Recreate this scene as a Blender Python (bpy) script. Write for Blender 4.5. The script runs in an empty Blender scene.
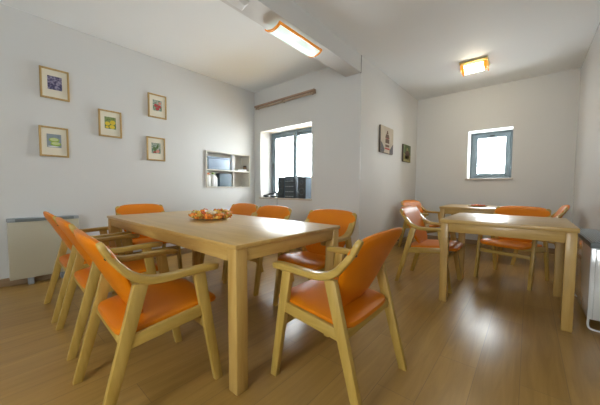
import bpy, bmesh, math, random
from mathutils import Vector, Matrix
PI = math.pi
random.seed(7)
C = bpy.context.scene.collection
sc = bpy.context.scene

# ------------------------------------------------------------------ camera
cam_d = bpy.data.cameras.new('camera')
cam_d.sensor_width = 36.0
cam_d.lens = 269.0 / 600.0 * 36.0
cam_d.clip_start = 0.02
cam = bpy.data.objects.new('camera', cam_d)
C.objects.link(cam)
yaw, pitch, roll = math.radians(40.372), math.radians(2.985), math.radians(0.247)
fw = Vector((-math.sin(yaw) * math.cos(pitch), math.cos(yaw) * math.cos(pitch), -math.sin(pitch)))
rt = Vector((math.cos(yaw), math.sin(yaw), 0))
up = rt.cross(fw)
rt2 = rt * math.cos(roll) + up * math.sin(roll)
up2 = -rt * math.sin(roll) + up * math.cos(roll)
cam.matrix_world = Matrix(((rt2.x, up2.x, -fw.x, 0), (rt2.y, up2.y, -fw.y, 0), (rt2.z, up2.z, -fw.z, 1.02), (0, 0, 0, 1)))
sc.camera = cam

# ------------------------------------------------------------------ world, light, exposure
SKY = 26.0
w = bpy.data.worlds.new('sky')
sc.world = w
w.use_nodes = True
wt = w.node_tree
wt.nodes.clear()
bg = wt.nodes.new('ShaderNodeBackground')
out = wt.nodes.new('ShaderNodeOutputWorld')
bg.inputs[0].default_value = (0.92, 0.96, 1.0, 1)
bg.inputs[1].default_value = SKY
wt.links.new(bg.outputs[0], out.inputs[0])

sc.view_settings.view_transform = 'Standard'
sc.view_settings.look = 'None'
sc.view_settings.gamma = 1
sc.view_settings.exposure = 0.45
sc.view_settings.use_curve_mapping = False


def portal(name, loc, rot, sx, sy):
    l = bpy.data.lights.new(name, 'AREA')
    l.shape = 'RECTANGLE'
    l.size = sx
    l.size_y = sy
    l.cycles.is_portal = True
    o = bpy.data.objects.new(name, l)
    C.objects.link(o)
    o.location = loc
    o.rotation_euler = rot
    return o


# room dimensions (metres)
XA, YB, XC, YD, XE, H, YK = -4.057, 3.411, -1.806, 5.842, 0.517, 2.838, -2.6
WIN_B = (-3.881, -2.665, 0.848, 2.079)
WIN_D = (-0.889, -0.24, 1.215, 2.083)
WIN_K = (-0.95, 0.25, 0.9, 2.1)  # added window out of view, sized and placed for its fill light
# daylight comes in through the windows; portals only guide the sky sampling
portal('portal_window_1', ((WIN_B[0] + WIN_B[1]) / 2, YB + 0.36, (WIN_B[2] + WIN_B[3]) / 2), (-PI / 2, 0, 0), 1.2, 1.22)
portal('portal_window_2', ((WIN_D[0] + WIN_D[1]) / 2, YD + 0.46, (WIN_D[2] + WIN_D[3]) / 2), (-PI / 2, 0, 0), 0.64, 0.86)
portal('portal_window_fill', ((WIN_K[0] + WIN_K[1]) / 2, YK - 0.26, (WIN_K[2] + WIN_K[3]) / 2), (PI / 2, 0, 0), 1.2, 1.3)


# ------------------------------------------------------------------ materials
def new_mat(name):
    m = bpy.data.materials.new(name)
    m.use_nodes = True
    nt = m.node_tree
    return m, nt, nt.nodes['Principled BSDF']


def coords(nt, kind='Object', scale=(1, 1, 1), rot=(0, 0, 0)):
    tc = nt.nodes.new('ShaderNodeTexCoord')
    mp = nt.nodes.new('ShaderNodeMapping')
    mp.inputs['Scale'].default_value = scale
    mp.inputs['Rotation'].default_value = rot
    nt.links.new(tc.outputs[kind], mp.inputs[0])
    return mp.outputs[0]


def ramp(nt, fac, stops):
    r = nt.nodes.new('ShaderNodeValToRGB')
    e = r.color_ramp.elements
    while len(e) < len(stops):
        e.new(0.5)
    for i, (p, c) in enumerate(stops):
        e[i].position = p
        e[i].color = (c[0], c[1], c[2], 1)
    nt.links.new(fac, r.inputs[0])
    return r.outputs[0]


def noise(nt, vec, scale, detail=3, rough=0.5, dist=0.0):
    n = nt.nodes.new('ShaderNodeTexNoise')
    n.inputs['Scale'].default_value = scale
    n.inputs['Detail'].default_value = detail
    n.inputs['Roughness'].default_value = rough
    n.inputs['Distortion'].default_value = dist
    nt.links.new(vec, n.inputs['Vector'])
    return n.outputs[0]


def bump(nt, bsdf, h, strength, dist=0.002):
    b = nt.nodes.new('ShaderNodeBump')
    b.inputs['Strength'].default_value = strength
    b.inputs['Distance'].default_value = dist
    nt.links.new(h, b.inputs['Height'])
    nt.links.new(b.outputs[0], bsdf.inputs['Normal'])


def plain(name, col, rough=0.5, metal=0.0, var=0.06, scale=6, coat=0.0, bumpy=0.0, spec=0.5):
    m, nt, b = new_mat(name)
    v = coords(nt)
    n = noise(nt, v, scale)
    lo = [c * (1 - var) for c in col]
    hi = [min(1, c * (1 + var)) for c in col]
    nt.links.new(ramp(nt, n, [(0.3, lo), (0.7, hi)]), b.inputs['Base Color'])
    b.inputs['Roughness'].default_value = rough
    b.inputs['Metallic'].default_value = metal
    b.inputs['Coat Weight'].default_value = coat
    b.inputs['Coat Roughness'].default_value = 0.15
    b.inputs['Specular IOR Level'].default_value = spec
    if bumpy:
        bump(nt, b, noise(nt, v, scale * 20, 4), bumpy)
    return m


def wood(name, c1, c2, axis='z', rough=0.4, coat=0.3, s=1.0, coat_rough=0.12):
    m, nt, b = new_mat(name)
    sv = {'x': (2.5, 28, 28), 'y': (28, 2.5, 28), 'z': (28, 28, 2.5)}[axis]
    v = coords(nt, 'Object', tuple(k * s for k in sv))
    n = noise(nt, v, 1.0, 5, 0.6, 0.6)
    nt.links.new(ramp(nt, n, [(0.3, c1), (0.7, c2)]), b.inputs['Base Color'])
    b.inputs['Roughness'].default_value = rough
    b.inputs['Coat Weight'].default_value = coat
    b.inputs['Coat Roughness'].default_value = coat_rough
    return m


def floor_mat():
    m, nt, b = new_mat('laminate_planks')
    v = coords(nt, 'Object', (1, 1, 1), (0, 0, PI / 2))
    br = nt.nodes.new('ShaderNodeTexBrick')
    br.offset = 0.37
    br.inputs['Scale'].default_value = 1.0
    br.inputs['Brick Width'].default_value = 1.3
    br.inputs['Row Height'].default_value = 0.19
    br.inputs['Mortar Size'].default_value = 0.0016
    br.inputs['Mortar Smooth'].default_value = 0.2
    br.inputs['Bias'].default_value = 0.0
    br.inputs['Color1'].default_value = (0.0, 0.0, 0.0, 1)
    br.inputs['Color2'].default_value = (1, 1, 1, 1)
    br.inputs['Mortar'].default_value = (0.5, 0.5, 0.5, 1)
    nt.links.new(v, br.inputs['Vector'])
    g = noise(nt, coords(nt, 'Object', (22, 1.6, 1)), 1.0, 5, 0.62, 0.8)
    mx = nt.nodes.new('ShaderNodeMath')
    mx.operation = 'MULTIPLY_ADD'
    nt.links.new(br.outputs['Color'], mx.inputs[0])
    mx.inputs[1].default_value = 0.15
    mx2 = nt.nodes.new('ShaderNodeMath')
    mx2.operation = 'MULTIPLY'
    nt.links.new(g, mx2.inputs[0])
    mx2.inputs[1].default_value = 0.8
    nt.links.new(mx2.outputs[0], mx.inputs[2])
    col = ramp(nt, mx.outputs[0], [(0.22, FLOOR_D), (0.8, FLOOR_L)])
    mc = nt.nodes.new('ShaderNodeMix')
    mc.data_type = 'RGBA'
    nt.links.new(br.outputs['Fac'], mc.inputs[0])
    nt.links.new(col, mc.inputs[6])
    mc.inputs[7].default_value = (0.24, 0.14, 0.05, 1)
    nt.links.new(mc.outputs[2], b.inputs['Base Color'])
    b.inputs['Roughness'].default_value = 0.29
    b.inputs['Specular IOR Level'].default_value = 0.45
    bump(nt, b, g, 0.05, 0.001)
    return m


FLOOR_D = (0.29, 0.158, 0.036)
FLOOR_L = (0.48, 0.29, 0.08)


def wall_mat(name, col, rough=0.6, spec=0.3):
    m, nt, b = new_mat(name)
    v = coords(nt)
    n = noise(nt, v, 0.9, 3)
    lo = [c * 0.975 for c in col]
    nt.links.new(ramp(nt, n, [(0.3, lo), (0.7, col)]), b.inputs['Base Color'])
    b.inputs['Roughness'].default_value = rough
    b.inputs['Specular IOR Level'].default_value = spec
    bump(nt, b, noise(nt, v, 90, 4), 0.06, 0.001)
    return m


def glass_mat():
    m, nt, b = new_mat('window_glass')
    nt.nodes.remove(b)
    o = nt.nodes['Material Output']
    tr = nt.nodes.new('ShaderNodeBsdfTransparent')
    tr.inputs[0].default_value = (0.96, 0.98, 0.98, 1)
    gl = nt.nodes.new('ShaderNodeBsdfGlossy')
    gl.inputs['Roughness'].default_value = 0.02
    mx = nt.nodes.new('ShaderNodeMixShader')
    mx.inputs[0].default_value = 0.05
    nt.links.new(tr.outputs[0], mx.inputs[1])
    nt.links.new(gl.outputs[0], mx.inputs[2])
    nt.links.new(mx.outputs[0], o.inputs[0])
    return m


def emis(name, col, strength, stops=None, scale=(1, 1, 1)):
    m, nt, b = new_mat(name)
    b.inputs['Base Color'].default_value = (*col, 1)
    b.inputs['Roughness'].default_value = 0.2
    b.inputs['Emission Strength'].default_value = strength
    if stops:
        n = noise(nt, coords(nt, 'Object', scale), 1.0, 2)
        nt.links.new(ramp(nt, n, stops), b.inputs['Emission Color'])
    else:
        b.inputs['Emission Color'].default_value = (*col, 1)
    return m


M = {}
M['wall'] = wall_mat('white_wall_paint', (0.68, 0.675, 0.655))
M['wall_gloss'] = wall_mat('satin_wall_paint', (0.72, 0.715, 0.70), 0.16, 0.7)
M['ceiling'] = wall_mat('ceiling_paint', (0.84, 0.86, 0.86), 0.7)
M['floor'] = floor_mat()
M['base'] = wood('skirting_wood', (0.26, 0.17, 0.09), (0.38, 0.26, 0.15), 'y', 0.5, 0.1)
M['base_x'] = wood('skirting_wood_across', (0.26, 0.17, 0.09), (0.38, 0.26, 0.15), 'x', 0.5, 0.1)
BE1, BE2 = (0.40, 0.25, 0.045), (0.54, 0.355, 0.085)
M['beech_z'] = wood('beech_upright', BE1, BE2, 'z', 0.42, 0.25)
M['beech_y'] = wood('beech_lengthwise', BE1, BE2, 'y', 0.38, 0.35)
M['beech_x'] = wood('beech_crosswise', BE1, BE2, 'x', 0.42, 0.25)
TB1, TB2 = (0.44, 0.26, 0.062), (0.56, 0.36, 0.108)
M['table_x'] = wood('table_veneer_x', TB1, TB2, 'x', 0.45, 0.65, 0.7, 0.31)
M['table_z'] = wood('table_leg_wood', TB1, TB2, 'z', 0.45, 0.15)
M['table_y'] = wood('table_rail_wood', TB1, TB2, 'y', 0.45, 0.15)
M['vinyl'] = plain('orange_vinyl', (0.66, 0.185, 0.0), 0.42, 0, 0.05, 4, 0.0, 0.03, 0.32)
M['bolt'] = plain('dark_bolt', (0.05, 0.045, 0.04), 0.4, 0.8)
M['alu'] = plain('blue_grey_aluminium', (0.15, 0.195, 0.22), 0.45, 0.1)
M['glass'] = glass_mat()
M['stone'] = plain('pale_marble_sill', (0.52, 0.45, 0.38), 0.3, 0, 0.1, 12)
M['black'] = plain('black_plastic', (0.04, 0.048, 0.053), 0.4)
M['grille'] = plain('dark_grille', (0.07, 0.09, 0.10), 0.6)
M['cone'] = plain('speaker_cone', (0.012, 0.012, 0.013), 0.35)
M['greyp'] = plain('grey_plastic', (0.30, 0.33, 0.35), 0.4)
M['spkside'] = plain('blue_grey_laminate', (0.12, 0.16, 0.20), 0.45)
M['heater'] = plain('cream_enamel', (0.46, 0.42, 0.31), 0.35, 0, 0.03, 2, 0.2)
M['heater_end'] = plain('white_enamel', (0.70, 0.70, 0.67), 0.15, 0, 0.02, 2, 1.0)
M['vent'] = plain('grey_vent', (0.15, 0.17, 0.17), 0.5)
M['white'] = plain('white_plastic', (0.78, 0.78, 0.76), 0.35)
M['chrome'] = plain('brushed_chrome', (0.6, 0.6, 0.6), 0.2, 1.0)
M['brass'] = plain('brass_plate', (0.55, 0.47, 0.18), 0.3, 0.5)
M['amber'] = emis('amber_wood_edge', (0.75, 0.27, 0.035), 0.22)
M['frame'] = wood('oak_frame', (0.40, 0.25, 0.08), (0.56, 0.38, 0.15), 'z', 0.45, 0.2, 1.5)
M['mat'] = plain('cream_mount', (0.76, 0.71, 0.58), 0.7, 0, 0.02)
M['rail'] = wood('rail_wood', (0.30, 0.19, 0.13), (0.42, 0.28, 0.19), 'x', 0.5, 0.1)
M['rail2'] = wood('rail_wood_light', (0.42, 0.30, 0.21), (0.52, 0.39, 0.28), 'x', 0.5, 0.1)
M['lamp_glass'] = emis('lit_frosted_glass', (0.80, 0.97, 0.92), 0.66, [(0.36, (0.38, 0.50, 0.45)), (0.50, (0.58, 0.72, 0.68)), (0.62, (1.0, 1.0, 1.0))], (12, 4.2, 1))
M['lamp_warm'] = emis('lit_warm_glass', (1.0, 0.88, 0.66), 34.0)
M['lamp_amber'] = emis('glowing_amber_glass', (0.85, 0.34, 0.04), 0.5)
M['lamp_yellow'] = emis('pale_yellow_glass', (0.75, 0.68, 0.32), 0.9)
M['kitchen'] = plain('hatch_back_board', (0.72, 0.68, 0.60), 0.6)
M['hatch'] = plain('hatch_cream_board', (0.66, 0.63, 0.55), 0.5)
M['bluebox'] = plain('pale_blue_plastic', (0.34, 0.42, 0.53), 0.4)
M['slate'] = plain('slate_blue_plastic', (0.12, 0.17, 0.21), 0.4)
M['jar'] = plain('brown_jar', (0.22, 0.13, 0.06), 0.3)
M['paper'] = plain('white_paper', (0.72, 0.74, 0.76), 0.6)
M['green_cap'] = plain('green_cap', (0.30, 0.45, 0.10), 0.4)
M['orange_cap'] = plain('orange_cap', (0.75, 0.22, 0.05), 0.4)
M['leaf'] = plain('green_leaf', (0.10, 0.17, 0.05), 0.5, 0, 0.3, 3)
M['bark'] = plain('grey_bark', (0.16, 0.12, 0.09), 0.8, 0, 0.3, 9)
M['tray'] = plain('amber_dish_glass', (0.55, 0.40, 0.22), 0.15, 0, 0.1, 10, 0.6)
M['shadow_gap'] = plain('joint_shade_grey', (0.30, 0.29, 0.28), 0.7)


def vor_photo(name, stops, scale, det='Distance', rot=0.0):
    m, nt, b = new_mat(name)
    v = coords(nt, 'Object', (scale, scale, scale), (0, 0, rot))
    n0 = nt.nodes.new('ShaderNodeTexVoronoi')
    n0.inputs['Scale'].default_value = 1.0
    nt.links.new(v, n0.inputs['Vector'])
    n1 = noise(nt, v, 0.8, 4)
    mm = nt.nodes.new('ShaderNodeMath')
    mm.operation = 'MULTIPLY_ADD'
    nt.links.new(n0.outputs['Distance'], mm.inputs[0])
    mm.inputs[1].default_value = 0.5
    nt.links.new(n1, mm.inputs[2])
    nt.links.new(ramp(nt, mm.outputs[0], stops), b.inputs['Base Color'])
    b.inputs['Roughness'].default_value = 0.4
    return m


# ------------------------------------------------------------------ mesh helpers
def add_box(bm, lo, hi, bevel=0.0, seg=2):
    r = bmesh.ops.create_cube(bm, size=1.0)
    vs = r['verts']
    for v in vs:
        v.co = Vector([lo[i] + (v.co[i] + 0.5) * (hi[i] - lo[i]) for i in range(3)])
    if bevel > 0:
        es = list({e for v in vs for e in v.link_edges})
        bmesh.ops.bevel(bm, geom=es, offset=bevel, segments=seg, affect='EDGES', profile=0.5)
    return bm


def box(lo, hi, bevel=0.0, seg=2):
    return add_box(bmesh.new(), lo, hi, bevel, seg)


def add_hexa(bm, bot, top, bevel=0.003):
    """bot, top: four points each, same winding."""
    vs = [bm.verts.new(p) for p in bot] + [bm.verts.new(p) for p in top]
    f = [bm.faces.new((vs[3], vs[2], vs[1], vs[0])), bm.faces.new(vs[4:])]
    for i in range(4):
        j = (i + 1) % 4
        f.append(bm.faces.new((vs[i], vs[j], vs[4 + j], vs[4 + i])))
    bmesh.ops.recalc_face_normals(bm, faces=f)
    if bevel:
        es = list({e for v in vs for e in v.link_edges})
        bmesh.ops.bevel(bm, geom=es, offset=bevel, segments=2, affect='EDGES', profile=0.5)
    return bm


def add_tube(bm, pts, r, n=8, cap=True):
    pts = [Vector(p) for p in pts]
    rings = []
    prev = None
    for i, p in enumerate(pts):
        t = (pts[min(i + 1, len(pts) - 1)] - pts[max(i - 1, 0)]).normalized()
        if prev is None:
            a = Vector((0, 0, 1)) if abs(t.z) < 0.9 else Vector((1, 0, 0))
            u = t.cross(a).normalized()
        else:
            u = (prev - t * prev.dot(t)).normalized()
        prev = u
        vv = t.cross(u)
        rr = r[i] if isinstance(r, (list, tuple)) else r
        rings.append([bm.verts.new(p + (u * math.cos(2 * PI * k / n) + vv * math.sin(2 * PI * k / n)) * rr) for k in range(n)])
    for a, b in zip(rings, rings[1:]):
        for k in range(n):
            bm.faces.new((a[k], a[(k + 1) % n], b[(k + 1) % n], b[k]))
    if cap:
        bm.faces.new(rings[0][::-1])
        bm.faces.new(rings[-1])
    return bm


def add_lathe(bm, prof, n=24, center=(0, 0, 0)):
    cx, cy, cz = center
    rings = []
    for r, z in prof:
        if r < 1e-5:
            rings.append([bm.verts.new((cx, cy, cz + z))])
        else:
            rings.append([bm.verts.new((cx + r * math.cos(2 * PI * k / n), cy + r * math.sin(2 * PI * k / n), cz + z)) for k in range(n)])
    for a, b in zip(rings, rings[1:]):
        for k in range(n):
            k2 = (k + 1) % n
            if len(a) == 1 and len(b) > 1:
                bm.faces.new((a[0], b[k2], b[k]))
            elif len(b) == 1 and len(a) > 1:
                bm.faces.new((a[k], a[k2], b[0]))
            elif len(a) > 1:
                bm.faces.new((a[k], a[k2], b[k2], b[k]))
    return bm


def rrect(wd, ht, r, n=3):
    """rounded rectangle section points (a, b)."""
    pts = []
    for cx, cy, a0 in ((wd / 2 - r, ht / 2 - r, 0), (-wd / 2 + r, ht / 2 - r, PI / 2), (-wd / 2 + r, -ht / 2 + r, PI), (wd / 2 - r, -ht / 2 + r, 1.5 * PI)):
        for k in range(n + 1):
            a = a0 + PI / 2 * k / n
            pts.append((cx + r * math.cos(a), cy + r * math.sin(a)))
    return pts


def catmull(pts, m=6):
    pts = [Vector(p) for p in pts]
    P = [pts[0] * 2 - pts[1]] + pts + [pts[-1] * 2 - pts[-2]]
    o = []
    for i in range(1, len(P) - 2):
        for k in range(m):
            t = k / m
            a, b, c, d = P[i - 1], P[i], P[i + 1], P[i + 2]
            o.append(0.5 * ((2 * b) + (c - a) * t + (2 * a - 5 * b + 4 * c - d) * t * t + (3 * b - a - 3 * c + d) * t ** 3))
    o.append(pts[-1])
    return o


def cushion(wd, dp, th, n=5, m=4, N=18, fn=None):
    """padded slab with rounded outline; fn maps (x, y, z) to the final place."""
    bm = bmesh.new()
    grids = []

    def pt(u, v, sgn):
        r = max(abs(u), abs(v))
        if r < 1e-9:
            x = y = 0.0
        else:
            a, b = u / r, v / r
            k = (abs(a) ** n + abs(b) ** n) ** (-1.0 / n)
            x, y = a * k * r, b * k * r
        z = th / 2 * max(0.0, 1 - r ** m) ** (1.0 / m) * sgn
        p = (x * wd / 2, y * dp / 2, z)
        return fn(*p) if fn else p
    ts = [math.sin(PI / 2 * (2 * i / N - 1)) for i in range(N + 1)]
    top = {}
    bot = {}
    for i, u in enumerate(ts):
        for j, v in enumerate(ts):
            top[i, j] = bm.verts.new(pt(u, v, 1))
            bot[i, j] = top[i, j] if i in (0, N) or j in (0, N) else bm.verts.new(pt(u, v, -1))
    for i in range(N):
        for j in range(N):
            bm.faces.new((top[i, j], top[i + 1, j], top[i + 1, j + 1], top[i, j + 1]))
            bm.faces.new((bot[i, j], bot[i, j + 1], bot[i + 1, j + 1], bot[i + 1, j]))
    bmesh.ops.recalc_face_normals(bm, faces=bm.faces)
    return bm


def obj(name, bm, mat, parent=None, smooth=True, loc=None):
    me = bpy.data.meshes.new(name)
    bm.to_mesh(me)
    bm.free()
    o = bpy.data.objects.new(name, me)
    C.objects.link(o)
    me.materials.append(M[mat] if isinstance(mat, str) else mat)
    if smooth:
        for p in me.polygons:
            p.use_smooth = True
        try:
            me.set_sharp_from_angle(angle=math.radians(38))
        except Exception:
            pass
    if parent:
        o.parent = parent
    if loc is not None:
        o.location = loc
    return o


def tag(o, label, cat, group=None, kind=None):
    o['label'] = label
    o['category'] = cat
    if group:
        o['group'] = group
    if kind:
        o['kind'] = kind
    return o


def thing(name, label, cat, loc=(0, 0, 0), rz=0.0, group=None):
    o = bpy.data.objects.new(name, None)
    C.objects.link(o)
    o.location = loc
    o.rotation_euler = (0, 0, rz)
    o.empty_display_size = 0.1
    return tag(o, label, cat, group)


def struct(name, bm, mat, label=None, smooth=False):
    o = obj(name, bm, mat, None, smooth)
    o['kind'] = 'structure'
    if label:
        o['label'] = label
    return o


def copy_tree(o, parent=None):
    c = o.copy()
    C.objects.link(c)
    if parent:
        c.parent = parent
    for ch in list(o.children):
        copy_tree(ch, c)
    return c


# ------------------------------------------------------------------ the room shell
struct('floor', box((XA - 0.3, YK - 0.3, -0.1), (XE + 0.3, YD + 0.3, 0)), 'floor', 'brown wood laminate floor with a soft sheen')
struct('ceiling', box((XA - 0.3, YK - 0.3, H), (XE + 0.3, YD + 0.3, H + 0.12)), 'ceiling', 'plain white ceiling')


def wall_with_hole_y(y0, y1, x0, x1, hole, z0=0.0, z1=H):
    a, b, c, d = hole
    bm = bmesh.new()
    add_box(bm, (x0, y0, z0), (a, y1, z1))
    add_box(bm, (b, y0, z0), (x1, y1, z1))
    add_box(bm, (a, y0, z0), (b, y1, c))
    add_box(bm, (a, y0, d), (b, y1, z1))
    return bm


NI = (2.375, 3.285, 1.03, 1.64)   # serving hatch in the left wall: y0 y1 z0 z1
bm = bmesh.new()
add_box(bm, (XA - 0.3, YK - 0.3, 0), (XA, NI[0], H))
add_box(bm, (XA - 0.3, NI[1], 0), (XA, YB + 0.4, H))
add_box(bm, (XA - 0.3, NI[0], 0), (XA, NI[1], NI[2]))
add_box(bm, (XA - 0.3, NI[0], NI[3]), (XA, NI[1], H))
add_box(bm, (XA - 0.30, NI[0] - 0.0, NI[2] - 0.0), (XA - 0.24, NI[1] + 0.0, NI[3] + 0.0))
struct('wall_left', bm, 'wall', 'long white wall with five small framed pictures')
struct('wall_window', wall_with_hole_y(YB, YB + 0.4, XA, XC, WIN_B), 'wall', 'white wall around the larger window')
struct('wall_inner', box((XC - 0.2, YB + 0.4, 0), (XC, YD, H)), 'wall', 'white wall carrying two small canvases')
bpy.data.objects['wall_inner'].data  # noqa
struct('wall_far', wall_with_hole_y(YD, YD + 0.5, XC - 0.2, XE + 0.3, WIN_D), 'wall', 'white end wall with the small square window')
struct('wall_right', box((XE, YK - 0.3, 0), (XE + 0.3, YD, H)), 'wall_gloss', 'satin white wall at the right edge')
struct('wall_back', wall_with_hole_y(YK - 0.3, YK, XA, XE, WIN_K), 'wall', 'white wall behind the camera with a window added for fill light')

# beam under the ceiling, in line with the inner wall
bm = box((-2.055, YK, 2.61), (XC - 0.004, YB, H))
struct('trim_beam', bm, 'wall', 'boxed beam running under the ceiling')
struct('trim_corner', box((XC - 0.004, YB - 0.006, 1.14), (XC + 0.008, YB + 0.006, 1.60), 0.002), 'white', 'pale corner guard strip')
struct('trim_joint', box((XC - 0.016, YB - 0.012, 2.60), (XC + 0.002, YB - 0.001, H - 0.001)), 'shadow_gap', 'strip coloured dark for the shaded joint where the beam meets the corner')  # dark grey strip stands in for the shade in the beam joint

# baseboards
bt, bh = 0.014, 0.085
struct('baseboard_left', box((XA, YK, 0), (XA + bt, YB, bh), 0.003), 'base')
struct('baseboard_window', box((XA + bt, YB - bt, 0), (XC, YB, bh), 0.003), 'base_x')
struct('baseboard_inner', box((XC, YB, 0), (XC + bt, YD, bh), 0.003), 'base')
struct('baseboard_far', box((XC + bt, YD - bt, 0), (XE, YD, bh), 0.003), 'base_x')
struct('baseboard_right', box((XE - bt, YK, 0), (XE, YD - bt, bh), 0.003), 'base')


# ------------------------------------------------------------------ windows
def ring_y(x0, x1, z0, z1, wl, wr, wb, wt_, y0, y1, bev=0.004):
    bm = bmesh.new()
    add_box(bm, (x0, y0, z0), (x0 + wl, y1, z1), bev)
    add_box(bm, (x1 - wr, y0, z0), (x1, y1, z1), bev)
    add_box(bm, (x0 + wl, y0, z0), (x1 - wr, y1, z0 + wb), bev)
    add_box(bm, (x0 + wl, y0, z1 - wt_), (x1 - wr, y1, z1), bev)
    return bm


def window(name, hole, yf, panes, label, sill_out, sill_name='window_sill'):
    r = bpy.data.objects.new(name, None)
    C.objects.link(r)
    r['kind'] = 'structure'
    r['label'] = label
    x0, x1, z0, z1 = hole
    obj('window_frame', ring_y(x0, x1, z0, z1, .05, .05, .05, .05, yf, yf + .07), 'alu', r)
    n = len(panes)
    for k, (a, b, dy) in enumerate(panes):
        s = obj('sash', ring_y(a, b, z0 + .045, z1 - .045, .07, .07, .06, .06, yf - .012 + dy, yf + .032 + dy), 'alu', r)
        obj('pane', box((a + .065, yf + .008 + dy, z0 + .10), (b - .065, yf + .013 + dy, z1 - .10)), 'glass', s, False)
    return r


wb = window('window_1', WIN_B, YB + 0.28, [(WIN_B[0] + .045, -3.225, 0.0), (-3.315, WIN_B[1] - .045, 0.036)],
            'two-leaf window with blue-grey metal frame over a deep sill', 0.03)
hb = bmesh.new()
add_box(hb, (-3.822, YB + .255, 1.42), (-3.802, YB + .268, 1.50), .003)
add_box(hb, (-3.818, YB + .225, 1.45), (-3.806, YB + .258, 1.47), .003)
add_box(hb, (-3.818, YB + .222, 1.36), (-3.806, YB + .236, 1.47), .003)
obj('window_handle', hb, 'black', wb)
obj('window_sill', box((WIN_B[0] - .02, YB - .03, WIN_B[2] - .022), (WIN_B[1] + .02, YB + .28, WIN_B[2] + .002), .004), 'stone', wb)
wd_ = window('window_2', WIN_D, YD + 0.32, [(WIN_D[0] + .045, WIN_D[1] - .045, 0.0)], 'small square window with blue-grey metal frame in the end wall', 0.03)
obj('window_sill', box((WIN_D[0] - .03, YD - .03, WIN_D[2] - .03), (WIN_D[1] + .03, YD + .32, WIN_D[2] + .002), .004), 'stone', wd_)
obj('window_handle', box((-.585, YD + .288, WIN_D[3] - .095), (-.515, YD + .309, WIN_D[3] - .06), .004), 'black', wd_)
wk = window('window_fill', WIN_K, YK - 0.2, [(WIN_K[0] + .045, -.33, 0.0), (-.37, WIN_K[1] - .045, -0.01)], 'unseen window added behind the camera for fill light', 0.03)

# curtain rail above the larger window
cr = thing('curtain_rail', 'long slim brown wooden curtain rail above the larger window', 'curtain rail', (-3.26, YB, 2.52))
obj('rail', box((-.70, -.085, -.005), (.68, -.060, .028), .004), 'rail', cr)
obj('rail', box((-.70, -.058, -.034), (.68, -.034, -.006), .004), 'rail2', cr)
for x in (-.66, .0, .62):
    obj('bracket', box((x - .012, -.06, -.028), (x + .012, 0, .022), .002), 'rail', cr)
obj('end_cap', box((.68, -.088, -.036), (.70, -.03, .030), .005), 'rail', cr)


# ------------------------------------------------------------------ tables
def table(x0, x1, y0, y1, label, top_th, apr_bot, leg, mtop, grp=None):
    cx, cy = (x0 + x1) / 2, (y0 + y1) / 2
    t = thing('dining_table', label, 'table', (cx, cy, 0), 0, grp)
    hx, hy = (x1 - x0) / 2, (y1 - y0) / 2
    T = 0.75
    obj('tabletop', box((-hx, -hy, T - top_th), (hx, hy, T), .004), mtop, t)
    ins, at = 0.012, 0.022
    for s in (-1, 1):
        ya, yb_ = sorted((s * (hy - ins), s * (hy - ins - at)))
        obj('apron', box((-hx + ins + leg, ya, apr_bot), (hx - ins - leg, yb_, T - top_th), .002), 'table_x2', t)
        xa, xb = sorted((s * (hx - ins), s * (hx - ins - at)))
        obj('apron', box((xa, -hy + ins + leg, apr_bot), (xb, hy - ins - leg, T - top_th), .002), 'table_y', t)
        for q in (-1, 1):
            ax, bx = sorted((s * (hx - ins + .004), s * (hx - ins - leg)))
            ay, by = sorted((q * (hy - ins + .004), q * (hy - ins - leg)))
            obj('leg', box((ax, ay, 0), (bx, by, T - top_th), .005), 'table_z', t)
    return t


M['table_x2'] = wood('table_rail_across', TB1, TB2, 'x', 0.45, 0.15)
table(-3.087, -1.043, 0.759, 1.685, 'long pale wooden dining table with the sweets dish on it', .022, .66, .066, 'table_x')
table(-0.605, 0.280, 2.665, 3.565, 'square wooden table nearest the right wall heater, bare top', .033, .640, .058, 'table_x')
table(-1.055, -0.285, 4.59, 5.48, 'small wooden table below the small window, small dish on it', .033, .640, .058, 'table_x')


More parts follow.
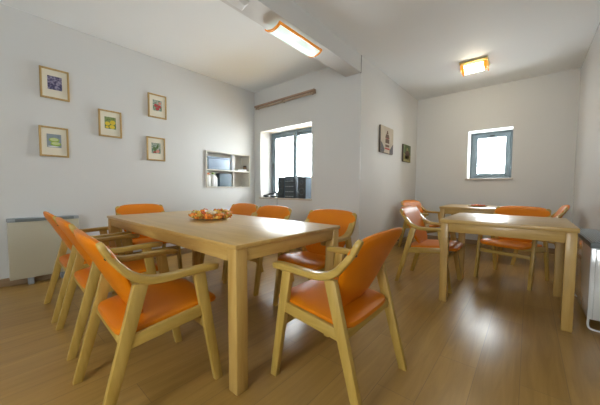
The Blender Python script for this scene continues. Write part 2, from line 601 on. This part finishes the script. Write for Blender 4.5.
# ------------------------------------------------------------------ chairs
def chair_proto():
    t = thing('armchair', 'orange padded armchair with bent wooden arms', 'chair')
    # seat: upholstered pad with a rolled front edge
    def fs(x, y, z):
        yy = y + 0.052
        wsc = 1.0 - 0.05 * max(0.0, (yy - .19) / .1)
        fr = max(0.0, (yy - .16) / .12)
        return (x * wsc, yy, z + .413 + .040 * (yy - .05) / .45 - .020 * fr * fr + .003 * (x / .22) ** 2)
    obj('seat', cushion(.476, .484, .056, 7, 3.4, 18, fs), 'vinyl', t)
    # backrest: tilted, dished, wider at the top
    def fb(x, y, z):
        h = y / .40 + .5            # 0 bottom .. 1 top
        q_ = max(0.0, min(1.0, h))
        wsc = .70 + .30 * (q_ * q_ * (3 - 2 * q_)) ** .8
        xx = x * wsc
        dish = .024 * (xx / .26) ** 2
        z *= .72 + .28 * q_ + .25 * math.exp(-((h - .9) / .12) ** 2)
        zz = .422 + .402 * h - .010 * (xx / .26) ** 2 * max(0.0, h - .5) * 2
        yb = -.078 - .164 * h - .030 * h * h * h - .006 * math.sin(PI * h)
        return (xx, yb + dish + z, zz)
    obj('backrest', cushion(.556, .40, .060, 5.0, 2.6, 22, fb), 'vinyl', t)
    for s in (-1, 1):
        # legs: flat planks splayed front and back
        xa, xb = s * .236, s * .266
        def q(y, wy, z):
            p = [(xa, y - wy, z), (xb, y - wy, z), (xb, y + wy, z), (xa, y + wy, z)]
            return p
        obj('leg', add_hexa(bmesh.new(), q(.255, .021, 0), q(.155, .029, .606)), 'beech_z', t)
        obj('leg', add_hexa(bmesh.new(), q(-.268, .021, 0), q(-.105, .030, .610)), 'beech_z', t)
        # side rail between the legs at seat height
        x0, x1 = s * .240, s * .262
        bot = [(x0, -.178, .338), (x1, -.178, .338), (x1, .198, .380), (x0, .198, .380)]
        top = [(x0, -.163, .394), (x1, -.163, .394), (x1, .188, .434), (x0, .188, .434)]
        obj('side_rail', add_hexa(bmesh.new(), bot, top, .003), 'beech_y', t)
        # bent arm sweeping up behind the backrest
        path = catmull([(.250, .262, .612), (.252, .19, .616), (.253, .09, .614), (.252, -.01, .611), (.250, -.08, .620), (.247, -.138, .650),
                        (.243, -.182, .698), (.238, -.220, .752), (.235, -.245, .803)], 6)
        bm = bmesh.new()
        rings = []
        L = len(path)
        for i, p in enumerate(path):
            tn = (path[min(i + 1, L - 1)] - path[max(i - 1, 0)]).normalized()
            nrm = Vector((1, 0, 0)).cross(tn).normalized()
            f = i / (L - 1)
            wd = .053 + .006 * math.exp(-((f - .1) / .15) ** 2)
            th = .033 + .006 * math.exp(-((f - .55) / .2) ** 2) - .006 * f
            wd_s, off = 1.0, 0.0
            e0 = min(1.0, (i + .25) / 3.0)
            e1 = min(1.0, (L - 1 - i + .25) / 3.0)
            e = min(math.sqrt(1 - (1 - e0) ** 2), math.sqrt(1 - (1 - e1) ** 2))
            sec = rrect(wd * e, th * (.55 + .45 * e), min(.009, wd * e * .3))
            rings.append([bm.verts.new((s * (p.x + a), p.y + nrm.y * b, p.z + nrm.z * b)) for a, b in sec])
        n = len(rings[0])
        for a, b in zip(rings, rings[1:]):
            for k in range(n):
                bm.faces.new((a[k], a[(k + 1) % n], b[(k + 1) % n], b[k]))
        bm.faces.new(rings[0][::-1])
        bm.faces.new(rings[-1])
        bmesh.ops.recalc_face_normals(bm, faces=bm.faces)
        arm = obj('armrest', bm, 'beech_y', t)
        # bolt through the arm end
        bb = bmesh.new()
        add_tube(bb, [(s * .239, -.220, .737), (s * .239, -.2285, .7315)], .0055, 8)
        obj('bolt', bb, 'bolt', arm)
    obj('front_rail', box((-.240, .150, .374), (.240, .172, .412), .003), 'beech_x', t)
    obj('rear_rail', box((-.240, -.180, .342), (.240, -.160, .386), .003), 'beech_x', t)
    obj('stretcher', box((-.240, .186, .298), (.240, .206, .336), .003), 'beech_x', t)
    return t


chair0 = chair_proto()
used = [False]


def chair(x, y, deg, label, grp):
    if not used[0]:
        used[0] = True
        c = chair0
    else:
        c = copy_tree(chair0)
    c.location = (x, y, 0)
    c.rotation_euler = (0, 0, math.radians(deg))
    c['label'] = label
    c['group'] = grp
    return c


G1 = 'orange armchairs around the long table'
G2 = 'orange armchairs around the two square tables'
chair(-1.505, .54, -2.5, 'orange armchair closest to the camera, nearest of three in the left row', G1)
chair(-2.285, .578, -2, 'orange armchair in the middle of the left row of three', G1)
chair(-2.945, .588, -1.5, 'orange armchair in the left row of three, beside the wall heater', G1)
chair(-.775, 1.255, 90, 'orange armchair at the near end of the long table, seen from behind', G1)
chair(-3.36, 1.23, -90, 'orange armchair at the far end of the long table, below the pictures', G1)
chair(-1.40, 1.87, 180, 'orange armchair on the far side of the long table, nearest its right corner', G1)
chair(-2.20, 1.90, 180, 'orange armchair in the middle of the far side, under the loudspeakers window', G1)
chair(-2.80, 1.95, 180, 'orange armchair on the far side just behind the sweets dish', G1)
chair(-.812, 3.185, -90, 'orange armchair at the left side of the bare square table', G2)
chair(-1.38, 4.88, -107, 'orange armchair in the corner left of the table with the small dish', G2)
chair(-.125, 3.87, 163, 'orange armchair between the two square tables, facing the camera', G2)
chair(.12, 4.85, 90, 'orange armchair in the far right corner, only its backrest showing', G2)


# ------------------------------------------------------------------ heaters
def heater_left():
    t = thing('wall_heater', 'wide cream storage heater low on the left wall behind the chairs', 'heater', (XA, .14, 0))
    L_ = .56
    obj('body', box((.012, 0, .075), (.115, L_, .665), .006), 'heater', t)
    g = bmesh.new()
    add_box(g, (.010, -.002, .665), (.118, L_ + .002, .700), .004)
    gr = obj('top_grille', g, 'greyp', t)
    sl = bmesh.new()
    add_box(sl, (.1175, .055, .668), (.1215, L_ - .045, .697), .001)
    obj('grille_slots', sl, 'vent', gr)
    for yy in (.13, L_ - .17):
        f = bmesh.new()
        add_box(f, (.03, yy, 0), (.095, yy + .045, .08), .004)
        obj('foot', f, 'greyp', t)
    return t


heater_left()


def heater_right():
    t = thing('wall_heater', 'white heater by the right wall at the right edge of the picture', 'heater', (XE, 2.83, 0))
    L_ = .95
    obj('body', box((-.160, 0, .075), (-.012, L_, .600), .006), 'heater_end', t)
    obj('end_panel', box((-.135, -.012, .08), (-.03, 0, .595), .004), 'heater_end', t)
    gr = obj('top_grille', box((-.166, -.014, .600), (-.010, L_ + .004, .640), .005), 'vent', t)
    s = bmesh.new()
    for k in range(9):
        add_box(s, (-.150 + k * .015, .02, .640), (-.144 + k * .015, L_ - .02, .643))
    obj('grille_slots', s, 'greyp', gr)
    for yy in (.02, L_ - .12):
        f = bmesh.new()
        add_tube(f, catmull([(-.150, yy, .08), (-.152, yy - .01, .03), (-.135, yy - .03, .009), (-.06, yy - .03, .009), (-.035, yy - .01, .03), (-.03, yy, .08)], 6), .007, 8)
        obj('foot', f, 'white', t)
    return t


heater_right()
sk = thing('wall_socket', 'small white wall socket with a plug low on the right wall', 'socket', (XE, 3.98, .22))
obj('cover_plate', box((-.012, -.04, -.04), (0, .04, .04), .004), 'white', sk)
obj('plug', box((-.045, -.018, -.018), (-.012, .018, .018), .006), 'white', sk)
pc = bmesh.new()
add_tube(pc, catmull([(XE - .042, 3.965, .21), (XE - .05, 3.95, .12), (XE - .04, 3.93, .03), (XE - .045, 3.86, .006), (XE - .05, 3.80, .010)], 6), .004, 6)
tag(obj('power_cable', pc, 'white'), 'thin white cable running from the socket down to the floor', 'cable')

# ------------------------------------------------------------------ framed pictures on the left wall
P_LAV = vor_photo('photo_lavender', [(0.45, (0.02, 0.02, 0.05)), (0.68, (0.07, 0.06, 0.14)), (0.95, (0.35, 0.32, 0.42))], 45)
P_LIM = vor_photo('photo_lime_slices', [(0.35, (0.12, 0.16, 0.20)), (0.7, (0.25, 0.30, 0.33))], 25)
P_LEM = vor_photo('photo_lemon_leaves', [(0.4, (0.03, 0.07, 0.02)), (0.62, (0.10, 0.18, 0.05)), (0.85, (0.25, 0.30, 0.12))], 40)
P_RED = vor_photo('photo_garden_green', [(0.4, (0.03, 0.08, 0.04)), (0.62, (0.12, 0.22, 0.12)), (0.9, (0.45, 0.48, 0.42))], 45)
M['p_yellow'] = plain('lemon_yellow', (0.70, 0.52, 0.04), 0.5)
M['p_lime'] = plain('lime_green', (0.28, 0.42, 0.06), 0.5)
M['p_lime2'] = plain('lime_flesh', (0.55, 0.62, 0.28), 0.5)
M['p_red'] = plain('berry_red', (0.42, 0.05, 0.05), 0.5)
M['p_pink'] = plain('tulip_pink', (0.62, 0.25, 0.20), 0.5)


def disc(cy, cz, ry, rz, x, n=18, rot=0):
    bm = bmesh.new()
    top = []
    for k in range(n):
        a = 2 * PI * k / n
        yy, zz = ry * math.cos(a), rz * math.sin(a)
        top.append((cy + yy * math.cos(rot) - zz * math.sin(rot), cz + yy * math.sin(rot) + zz * math.cos(rot)))
    f = bm.faces.new([bm.verts.new((x, a, b)) for a, b in top])
    r = bmesh.ops.extrude_face_region(bm, geom=[f])
    for v in [g for g in r['geom'] if isinstance(g, bmesh.types.BMVert)]:
        v.co.x -= .0006
    bmesh.ops.recalc_face_normals(bm, faces=bm.faces)
    return bm


def framed(y, z, label, pm, blobs):
    wd, ht = .245, .328
    t = thing('framed_picture', label, 'picture', (XA, y, z), 0, 'small framed pictures on the left wall')
    bm = bmesh.new()
    fwid = .018
    add_box(bm, (.002, -wd / 2, -ht / 2), (.026, -wd / 2 + fwid, ht / 2), .002)
    add_box(bm, (.002, wd / 2 - fwid, -ht / 2), (.026, wd / 2, ht / 2), .002)
    add_box(bm, (.002, -wd / 2 + fwid, -ht / 2), (.026, wd / 2 - fwid, -ht / 2 + fwid), .002)
    add_box(bm, (.002, -wd / 2 + fwid, ht / 2 - fwid), (.026, wd / 2 - fwid, ht / 2), .002)
    obj('frame', bm, 'frame', t)
    obj('mount', box((.003, -wd / 2 + fwid, -ht / 2 + fwid), (.014, wd / 2 - fwid, ht / 2 - fwid)), 'mat', t, False)
    ph = obj('print', box((.014, -.060, -.062), (.0155, .060, .084)), pm, t, False)
    for bi, (cy, cz, ry, rz, mt, ro) in enumerate(blobs):
        obj('motif', disc(cy, cz, ry, rz, .0164 + .0008 * bi, 16, ro), mt, ph, False)
    return t


framed(.555, 2.16, 'framed picture of purple lavender, upper left of the five', P_LAV, [])
framed(.530, 1.525, 'framed picture of green lime slices, lower left of the five', P_LIM,
       [(.0, .02, .045, .026, 'p_lime', 0), (.0, .026, .036, .018, 'p_lime2', 0), (.012, -.022, .045, .024, 'p_lime', 0), (.012, -.016, .036, .016, 'p_lime2', 0), (-.01, -.052, .045, .007, 'paper', 0)])
framed(1.065, 1.82, 'framed picture of yellow lemons, alone in the middle of the five', P_LEM,
       [(-.03, .0, .026, .024, 'p_yellow', 0), (.025, .018, .030, .028, 'p_yellow', .3), (.018, -.035, .030, .024, 'p_yellow', 0), (-.035, -.045, .018, .014, 'p_yellow', 0)])
framed(1.635, 2.168, 'framed picture with dark red blooms, upper right of the five', P_RED,
       [(-.02, .01, .024, .022, 'p_red', 0), (.025, .0, .024, .022, 'p_red', 0), (.0, -.035, .026, .02, 'p_red', 0), (.03, .045, .02, .018, 'p_pink', 0)])
framed(1.605, 1.568, 'framed picture with a pink tulip among leaves, lower right of the five', P_RED,
       [(.022, -.03, .026, .022, 'p_pink', 0), (-.02, .0, .02, .03, 'leaf', .4), (.018, .03, .014, .03, 'leaf', -.3), (-.02, -.045, .02, .01, 'p_red', 0)])

# two canvases on the inner wall
M['cv_beige'] = plain('canvas_beige', (0.50, 0.43, 0.33), 0.8, 0, 0.08, 9)
M['cv_brown'] = plain('canvas_brown', (0.13, 0.075, 0.045), 0.8, 0, 0.2, 20)
M['cv_grey'] = plain('canvas_grey', (0.13, 0.12, 0.12), 0.8)
M['cv_red'] = plain('canvas_red', (0.40, 0.06, 0.05), 0.8)
M['cv_green'] = plain('canvas_green', (0.10, 0.13, 0.055), 0.8, 0, 0.3, 14)
M['cv_khaki'] = plain('canvas_khaki', (0.30, 0.26, 0.10), 0.8, 0, 0.3, 14)
M['cv_edge'] = plain('canvas_edge', (0.12, 0.10, 0.08), 0.8)


def plate_x(yz, x, th=.001):
    """thin painted patch on a canvas: polygon given as (y, z)"""
    bm = bmesh.new()
    f = bm.faces.new([bm.verts.new((x, a, b)) for a, b in yz])
    r = bmesh.ops.extrude_face_region(bm, geom=[f])
    for v in [g for g in r['geom'] if isinstance(g, bmesh.types.BMVert)]:
        v.co.x -= th
    bmesh.ops.recalc_face_normals(bm, faces=bm.faces)
    return bm


t = thing('canvas_picture', 'beige canvas with a dark tower-shaped figure on the inner wall', 'picture', (XC, 4.26, 1.805))
obj('canvas', box((0, -.25, -.21), (.028, .25, .21), .003), 'cv_edge', t)
obj('painted_face', box((.028, -.248, -.208), (.030, .248, .208)), 'cv_beige', t, False)
X_ = .031
for yz, m_ in [
    ([(-.245, -.205), (-.13, -.205), (-.10, -.15), (-.20, -.06), (-.245, -.04)], 'cv_grey'),
    ([(.10, -.15), (.10, -.205), (.245, -.205), (.245, -.04), (.18, -.09)], 'cv_grey'),
    ([(-.07, -.05), (.08, -.05), (.08, .02), (-.07, .02)], 'cv_brown'),
    ([(-.08, .03), (.09, .03), (.06, .09), (-.05, .09)], 'cv_brown'),
    ([(-.035, .095), (.045, .095), (.02, .15), (-.01, .15)], 'cv_brown'),
    ([(-.07, -.11), (.08, -.11), (.08, -.075), (-.07, -.075)], 'cv_brown'),
    ([(-.09, -.15), (.10, -.15), (.10, -.125), (-.09, -.125)], 'cv_red'),
    ([(-.05, .022), (.06, .022), (.06, .029), (-.05, .029)], 'cv_red'),
]:
    obj('motif', plate_x(yz, X_), m_, t, False)
t = thing('canvas_picture', 'smaller green and brown canvas farther along the inner wall', 'picture', (XC, 5.20, 1.685))
obj('canvas', box((0, -.195, -.16), (.028, .195, .16), .003), 'cv_edge', t)
obj('painted_face', box((.028, -.193, -.158), (.030, .193, .158)), 'cv_green', t, False)
for yz, m_ in [
    ([(-.19, -.155), (.19, -.155), (.19, -.02), (.05, -.05), (-.19, .0)], 'cv_khaki'),
    ([(-.11, -.10), (.08, -.11), (.13, .0), (.06, .06), (-.02, .05), (-.10, .02)], 'cv_brown'),
    ([(-.05, .05), (.04, .05), (.03, .10), (-.03, .11)], 'cv_khaki'),
]:
    obj('motif', plate_x(yz, X_), m_, t, False)

# ------------------------------------------------------------------ serving hatch with shelves, left wall
t = thing('wall_shelf_unit', 'cream framed shelf niche set into the left wall near the corner', 'shelf', (XA, 0, 0))
y0, y1, z0, z1 = NI
bm = bmesh.new()
fw_ = .018
add_box(bm, (-.235, y0, z0), (.022, y0 + fw_, z1), .002)
add_box(bm, (-.235, y1 - fw_, z0), (.022, y1, z1), .002)
add_box(bm, (-.235, y0 + fw_, z0), (.022, y1 - fw_, z0 + fw_), .002)
add_box(bm, (-.235, y0 + fw_, z1 - fw_), (.022, y1 - fw_, z1), .002)
obj('body', bm, 'hatch', t)
obj('shelf', box((-.222, y0 + fw_, 1.315), (.012, y1 - fw_, 1.337), .002), 'hatch', t)
obj('divider', box((-.16, 2.965, z0 + fw_), (-.08, 2.99, 1.315), .002), 'hatch', t)
obj('divider', box((-.16, 2.955, 1.337), (-.08, 3.01, z1 - fw_), .002), 'white', t)
obj('back_panel', box((-.235, y0 + fw_, z0 + fw_), (-.225, y1 - fw_, z1 - fw_)), 'kitchen', t, False)
zb, zs = z0 + fw_, 1.337
# things in the niche
t = thing('storage_box', 'pale blue storage box on the upper shelf of the wall niche', 'box', (XA - .12, 2.66, zs))
obj('tub', box((-.09, -.215, 0), (.09, .215, .19), .02, 3), 'bluebox', t)
obj('lid', box((-.095, -.222, .19), (.095, .222, .215), .008), 'bluebox', t)
tag(obj('appliance_case', box((XA - .20, 2.68, zb), (XA - .07, 2.94, 1.28), .015, 3), 'slate'), 'dark slate blue case standing on the lower shelf of the niche', 'box')


def bottle(x, y, z, h, cap, label):
    o = thing('plastic_bottle', label, 'bottle', (x, y, z), 0, 'white bottles in the wall niche')
    bm = bmesh.new()
    add_lathe(bm, [(0, 0), (.034, 0), (.038, .01), (.038, h * .72), (.030, h * .84), (.016, h * .88), (.016, h * .9), (0, h * .9)], 20)
    obj('bottle_body', bm, 'white', o)
    bm = bmesh.new()
    add_lathe(bm, [(0, h * .88), (.022, h * .88), (.022, h), (0, h)], 16)
    obj('cap', bm, cap, o)


bottle(XA - .06, 2.455, zb, .225, 'orange_cap', 'white bottle with an orange cap in the lower left of the niche')
bottle(XA - .06, 2.545, zb, .235, 'green_cap', 'white bottle with a green cap in the lower left of the niche')
bottle(XA - .11, 2.62, zb, .19, 'white', 'shorter all-white bottle beside the green-capped one in the niche')
for k, (h_, a) in enumerate(((.018, 0), (.014, .06))):
    o = obj('booklet', box((-.09, -.10, 0), (.09, .10, h_), .002), 'paper')
    o.location = (XA - .10, 3.125, zs + k * .018)
    o.rotation_euler = (0, 0, a)
    tag(o, ('white booklet lying at the bottom of the pair on the upper shelf' if k == 0 else 'white booklet on top of the pair on the upper shelf'), 'booklet', 'booklets in the niche')
t = thing('jar', 'small brown jar on the right of the upper shelf', 'jar', (XA - .06, 3.225, zs))
bm = bmesh.new()
add_lathe(bm, [(0, 0), (.032, 0), (.036, .01), (.036, .07), (.028, .085), (0, .085)], 18)
obj('jar_body', bm, 'jar', t)
bm = bmesh.new()
add_lathe(bm, [(0, .083), (.031, .083), (.031, .105), (0, .105)], 18)
obj('lid', bm, 'bolt', t)

# ------------------------------------------------------------------ stereo things on the window sill
ZS = WIN_B[2] + .002


def ring_grille(cx, cz, r, y):
    bm = bmesh.new()
    n = 22
    prof = [(r, 0), (r, -.006), (r * .88, -.008), (r * .8, .002), (r * .35, .014), (r * .28, .004), (0, 0.0)]
    rings = []
    for rr, dy in prof:
        if rr < 1e-6:
            rings.append([bm.verts.new((cx, y + dy, cz))])
        else:
            rings.append([bm.verts.new((cx + rr * math.cos(2 * PI * k / n), y + dy, cz + rr * math.sin(2 * PI * k / n))) for k in range(n)])
    for a, b in zip(rings, rings[1:]):
        for k in range(n):
            k2 = (k + 1) % n
            if len(b) == 1:
                bm.faces.new((a[k], a[k2], b[0]))
            else:
                bm.faces.new((a[k], a[k2], b[k2], b[k]))
    bmesh.ops.recalc_face_normals(bm, faces=bm.faces)
    return bm


def speaker(x0, x1, y0, d, h, label):
    cx = (x0 + x1) / 2
    wd = x1 - x0
    t = thing('loudspeaker', label, 'loudspeaker', (cx, y0, ZS), 0, 'speakers on the sill')
    obj('cabinet', box((-wd / 2, 0.004, 0), (wd / 2, d, h), .005), 'spkside', t)
    obj('front_panel', box((-wd / 2 + .004, -.006, .004), (wd / 2 - .004, .004, h - .004), .003), 'black', t)
    obj('woofer', ring_grille(0, .12, wd * .36, -.008), 'grille', t)
    obj('tweeter', ring_grille(0, .27, wd * .20, -.008), 'grille', t)
    return t


speaker(-3.455, -3.295, YB + .03, .16, .375, 'narrow black loudspeaker on the sill at the left of the stereo unit')
speaker(-2.975, -2.80, YB + .03, .17, .370, 'black loudspeaker with blue-grey side at the right of the sill')
t = thing('stereo_unit', 'black stereo unit with rows of buttons between the loudspeakers', 'stereo', (-3.165, YB + .035, ZS))
obj('body', box((-.118, 0, 0), (.118, .19, .385), .005), 'black', t)
for k, (za, zb_) in enumerate(((.012, .085), (.095, .175), (.185, .265), (.275, .372))):
    p = obj('front_panel', box((-.108, -.008, za), (.108, 0, zb_), .003), 'grille', t)
    b_ = bmesh.new()
    for q in range(5):
        add_box(b_, (-.095 + q * .04, -.013, za + .012), (-.068 + q * .04, -.008, za + .026), .002)
    obj('buttons', b_, 'greyp', p)
obj('knob', ring_grille(.06, .325, .025, -.010), 'greyp', t)
obj('display', box((-.09, -.010, .315), (.015, -.008, .352)), 'spkside', t)
# dark bundle at the left of the sill
t = thing('headphones', 'dark headphones lying in the left corner of the sill', 'headphones', (-3.70, YB + .06, ZS))
bm = bmesh.new()
add_tube(bm, catmull([(-.11, 0, .035), (-.08, .06, .06), (0, .09, .075), (.08, .06, .06), (.11, 0, .035)], 6), .016, 8)
obj('headband', bm, 'black', t)
for s in (-1, 1):
    obj('ear_pad', cushion(.115, .10, .052, 2.2, 2.5, 10, lambda x, y, z, s=s: (s * .095 + x, y - .0, .027 + z)), 'black', t)
bm = bmesh.new()
add_tube(bm, catmull([(-3.36, YB + .026, ZS + .02), (-3.40, YB - .02, ZS + .012), (-3.405, YB - .036, ZS - .03), (-3.42, YB - .02, ZS - .12), (-3.45, YB - .012, ZS - .22), (-3.47, YB - .012, ZS - .40)], 6), .003, 6)
tag(obj('audio_cable', bm, 'black'), 'thin black cable hanging from the sill down the wall', 'cable')

# ------------------------------------------------------------------ lamps
# beam lamp: curved frosted glass shade with an amber edge band
def trough(x0, x1, drop, y0, y1, th, n=16, skew=0.0, y_or='y'):
    """glass sheet curved across x, running along y, open at the top"""
    bm = bmesh.new()
    sec = []
    for k in range(n + 1):
        u = k / n
        x = x0 + (x1 - x0) * u
        z = -drop * (1 - (2 * u - 1) ** 2) ** .8 + skew * u
        sec.append((x, z))
    rows = []
    for yy in (y0, y1):
        rows.append([bm.verts.new((x, yy, z)) for x, z in sec] + [bm.verts.new((x, yy, z + th)) for x, z in reversed(sec)])
    m = len(rows[0])
    for k in range(m):
        bm.faces.new((rows[0][k], rows[0][(k + 1) % m], rows[1][(k + 1) % m], rows[1][k]))
    for r_, rev in ((rows[0], True), (rows[1], False)):
        for k in range(n):
            q = (r_[k], r_[k + 1], r_[m - 2 - k], r_[m - 1 - k])
            bm.faces.new(q[::-1] if rev else q)
    bmesh.ops.recalc_face_normals(bm, faces=bm.faces)
    return bm


LX, LY0, LY1, LZ = -1.935, 1.86, 2.52, 2.572
t = thing('ceiling_lamp', 'long lit lamp with curved frosted glass under the beam', 'lamp', (LX, (LY0 + LY1) / 2, LZ))
hl = (LY1 - LY0) / 2
obj('mounting_plate', box((-.05, -hl * .75, .012), (.05, hl * .75, .034), .004), 'chrome', t)
obj('glass_shade', trough(-.098, .098, .036, -hl + .014, hl - .014, .006), 'lamp_glass', t)
for s in (-1, 1):
    obj('end_band', trough(-.102, .102, .039, s * hl - .012, s * hl + .012, .014), 'amber', t)
obj('side_band', box((.095, -hl, -.016), (.107, hl, .012), .003), 'amber', t)
for yy in (-hl * .86, hl * .86):
    for s in (-1, 1):
        bm = bmesh.new()
        add_tube(bm, [(s * .045, yy * .85, .022), (s * .088, yy, .008)], .005, 8)
        obj('clip', bm, 'chrome', t)

# second lamp on the ceiling of the far part
t = thing('ceiling_lamp', 'small amber-edged lamp glowing warm on the ceiling near the far wall', 'lamp', (-.665, 4.67, H))
obj('base_plate', box((-.172, -.15, -.026), (.172, .15, 0), .008), 'brass', t)


def trough_y(bm_fn, *a, **k):
    bm = bm_fn(*a, **k)
    for v in bm.verts:
        v.co = Vector((v.co.y, v.co.x, v.co.z))
    bmesh.ops.recalc_face_normals(bm, faces=bm.faces)
    return bm


def shift(bm, dz):
    for v in bm.verts:
        v.co.z += dz
    return bm


obj('glass_shade', shift(trough_y(trough, -.12, .12, .075, -.115, .115, .006), -.045), 'lamp_warm', t)
obj('upper_glass', box((-.145, -.118, -.048), (.145, .118, -.024), .004), 'lamp_yellow', t)
for s in (-1, 1):
    obj('end_band', shift(trough_y(trough, -.124, .124, .078, s * .135 - .02, s * .135 + .02, .010), -.045), 'lamp_amber', t)
obj('side_band', box((-.155, -.130, -.052), (.155, -.120, -.040), .002), 'lamp_amber', t)
for s in (-1, 1):
    obj('end_plate', box((min(s * .150, s * .162), -.118, -.112), (max(s * .150, s * .162), .118, -.022), .004), 'lamp_amber', t)

# small pyramid detector on the beam
t = bmesh.new()
add_hexa(t, [(-.05, -.06, -.035), (.03, -.03, -.035), (.03, .03, -.035), (-.05, .06, -.035)], [(-.08, -.09, 0), (.05, -.07, 0), (.05, .07, 0), (-.08, .09, 0)], .004)
o = obj('smoke_detector', t, 'white')
o.location = (-1.93, 1.47, 2.61)
tag(o, 'small white wedge-shaped detector under the beam', 'detector')


# ------------------------------------------------------------------ sweets dishes
def dish(x, y, r, h, label):
    bm = bmesh.new()
    add_lathe(bm, [(0, 0), (r * .72, 0), (r * .93, h * .45), (r, h), (r * .985, h), (r * .90, h * .5), (r * .70, .006), (0, .006)], 40)
    o = obj('sweets_dish', bm, 'tray')
    o.location = (x, y, .7505)
    return tag(o, label, 'dish')


cols = [('wrap_red', (0.66, 0.12, 0.03)), ('wrap_orange', (0.85, 0.26, 0.03)), ('wrap_cream', (0.75, 0.66, 0.45)), ('wrap_gold', (0.72, 0.42, 0.06)), ('wrap_pink', (0.78, 0.32, 0.24)), ('wrap_olive', (0.50, 0.42, 0.16)), ('wrap_white', (0.8, 0.78, 0.74))]
for n_, c_ in cols:
    M[n_] = plain(n_, c_, .25, 0, .15, 30, .3)
protos = {}
names = {'wrap_red': 'red', 'wrap_orange': 'orange', 'wrap_cream': 'cream', 'wrap_gold': 'gold', 'wrap_pink': 'pink', 'wrap_olive': 'olive', 'wrap_white': 'white'}


def sweet(x, y, z, key, a, b, where, sc_=1.0, lay=0):
    if key not in protos:
        bm = bmesh.new()
        prof = [(-.030, .009), (-.024, .011), (-.018, .003), (-.014, .010), (-.006, .0145), (.006, .0145), (.014, .010), (.018, .003), (.024, .011), (.030, .009)]
        add_tube(bm, [(p, 0, 0) for p, r_ in prof], [r_ for p, r_ in prof], 9)
        o = obj('wrapped_sweet', bm, key)
        protos[key] = o
    else:
        o = protos[key].copy()
        C.objects.link(o)
    o.location = (x, y, z)
    o.scale = (sc_, sc_, sc_)
    o.rotation_euler = (random.uniform(-.4, .4), b, a)
    nm = names[key]
    spot = 'in the outer ring of' if lay == 0 else ('in the middle layer of' if lay == 1 else 'near the top of')
    tag(o, f'{nm} wrapped sweet {spot} the {where}', 'sweet', f'{nm} sweets {spot} the {where}')


def heap(x, y, r, z, rings, where, seq, sc_=1.0):
    i = 0
    for rr, n, dz in rings:
        for k in range(n):
            a = 2 * PI * (k + .5 * (i % 2)) / n + random.uniform(-.12, .12)
            sweet(x + r * rr * math.cos(a), y + r * rr * math.sin(a), z + dz, seq[(i * 3 + k) % len(seq)] if random.random() < .6 else random.choice(seq), random.uniform(0, PI), random.uniform(-.35, .35), where, sc_, 2 if dz > .06 else (0 if rr > .5 else 1))
            i += 1


BX, BY = -2.135, 1.30
dish(BX, BY, .158, .014, 'round shallow glass dish of wrapped sweets on the long table')
SEQ = ['wrap_orange', 'wrap_red', 'wrap_cream', 'wrap_orange', 'wrap_gold', 'wrap_pink', 'wrap_gold', 'wrap_cream', 'wrap_orange', 'wrap_olive', 'wrap_red', 'wrap_white']
heap(BX, BY, .170, .7505, [(.90, 20, .024), (.60, 12, .022), (.93, 20, .044), (.62, 12, .048), (.28, 6, .046), (.78, 12, .064), (.40, 6, .068)], 'large dish', SEQ)
dish(-.60, 4.93, .125, .020, 'small flat dish of sweets on the table below the small window')
heap(-.60, 4.93, .125, .7505, [(.55, 6, .020), (.15, 3, .022)], 'small dish', ['wrap_red', 'wrap_orange', 'wrap_pink', 'wrap_red'])
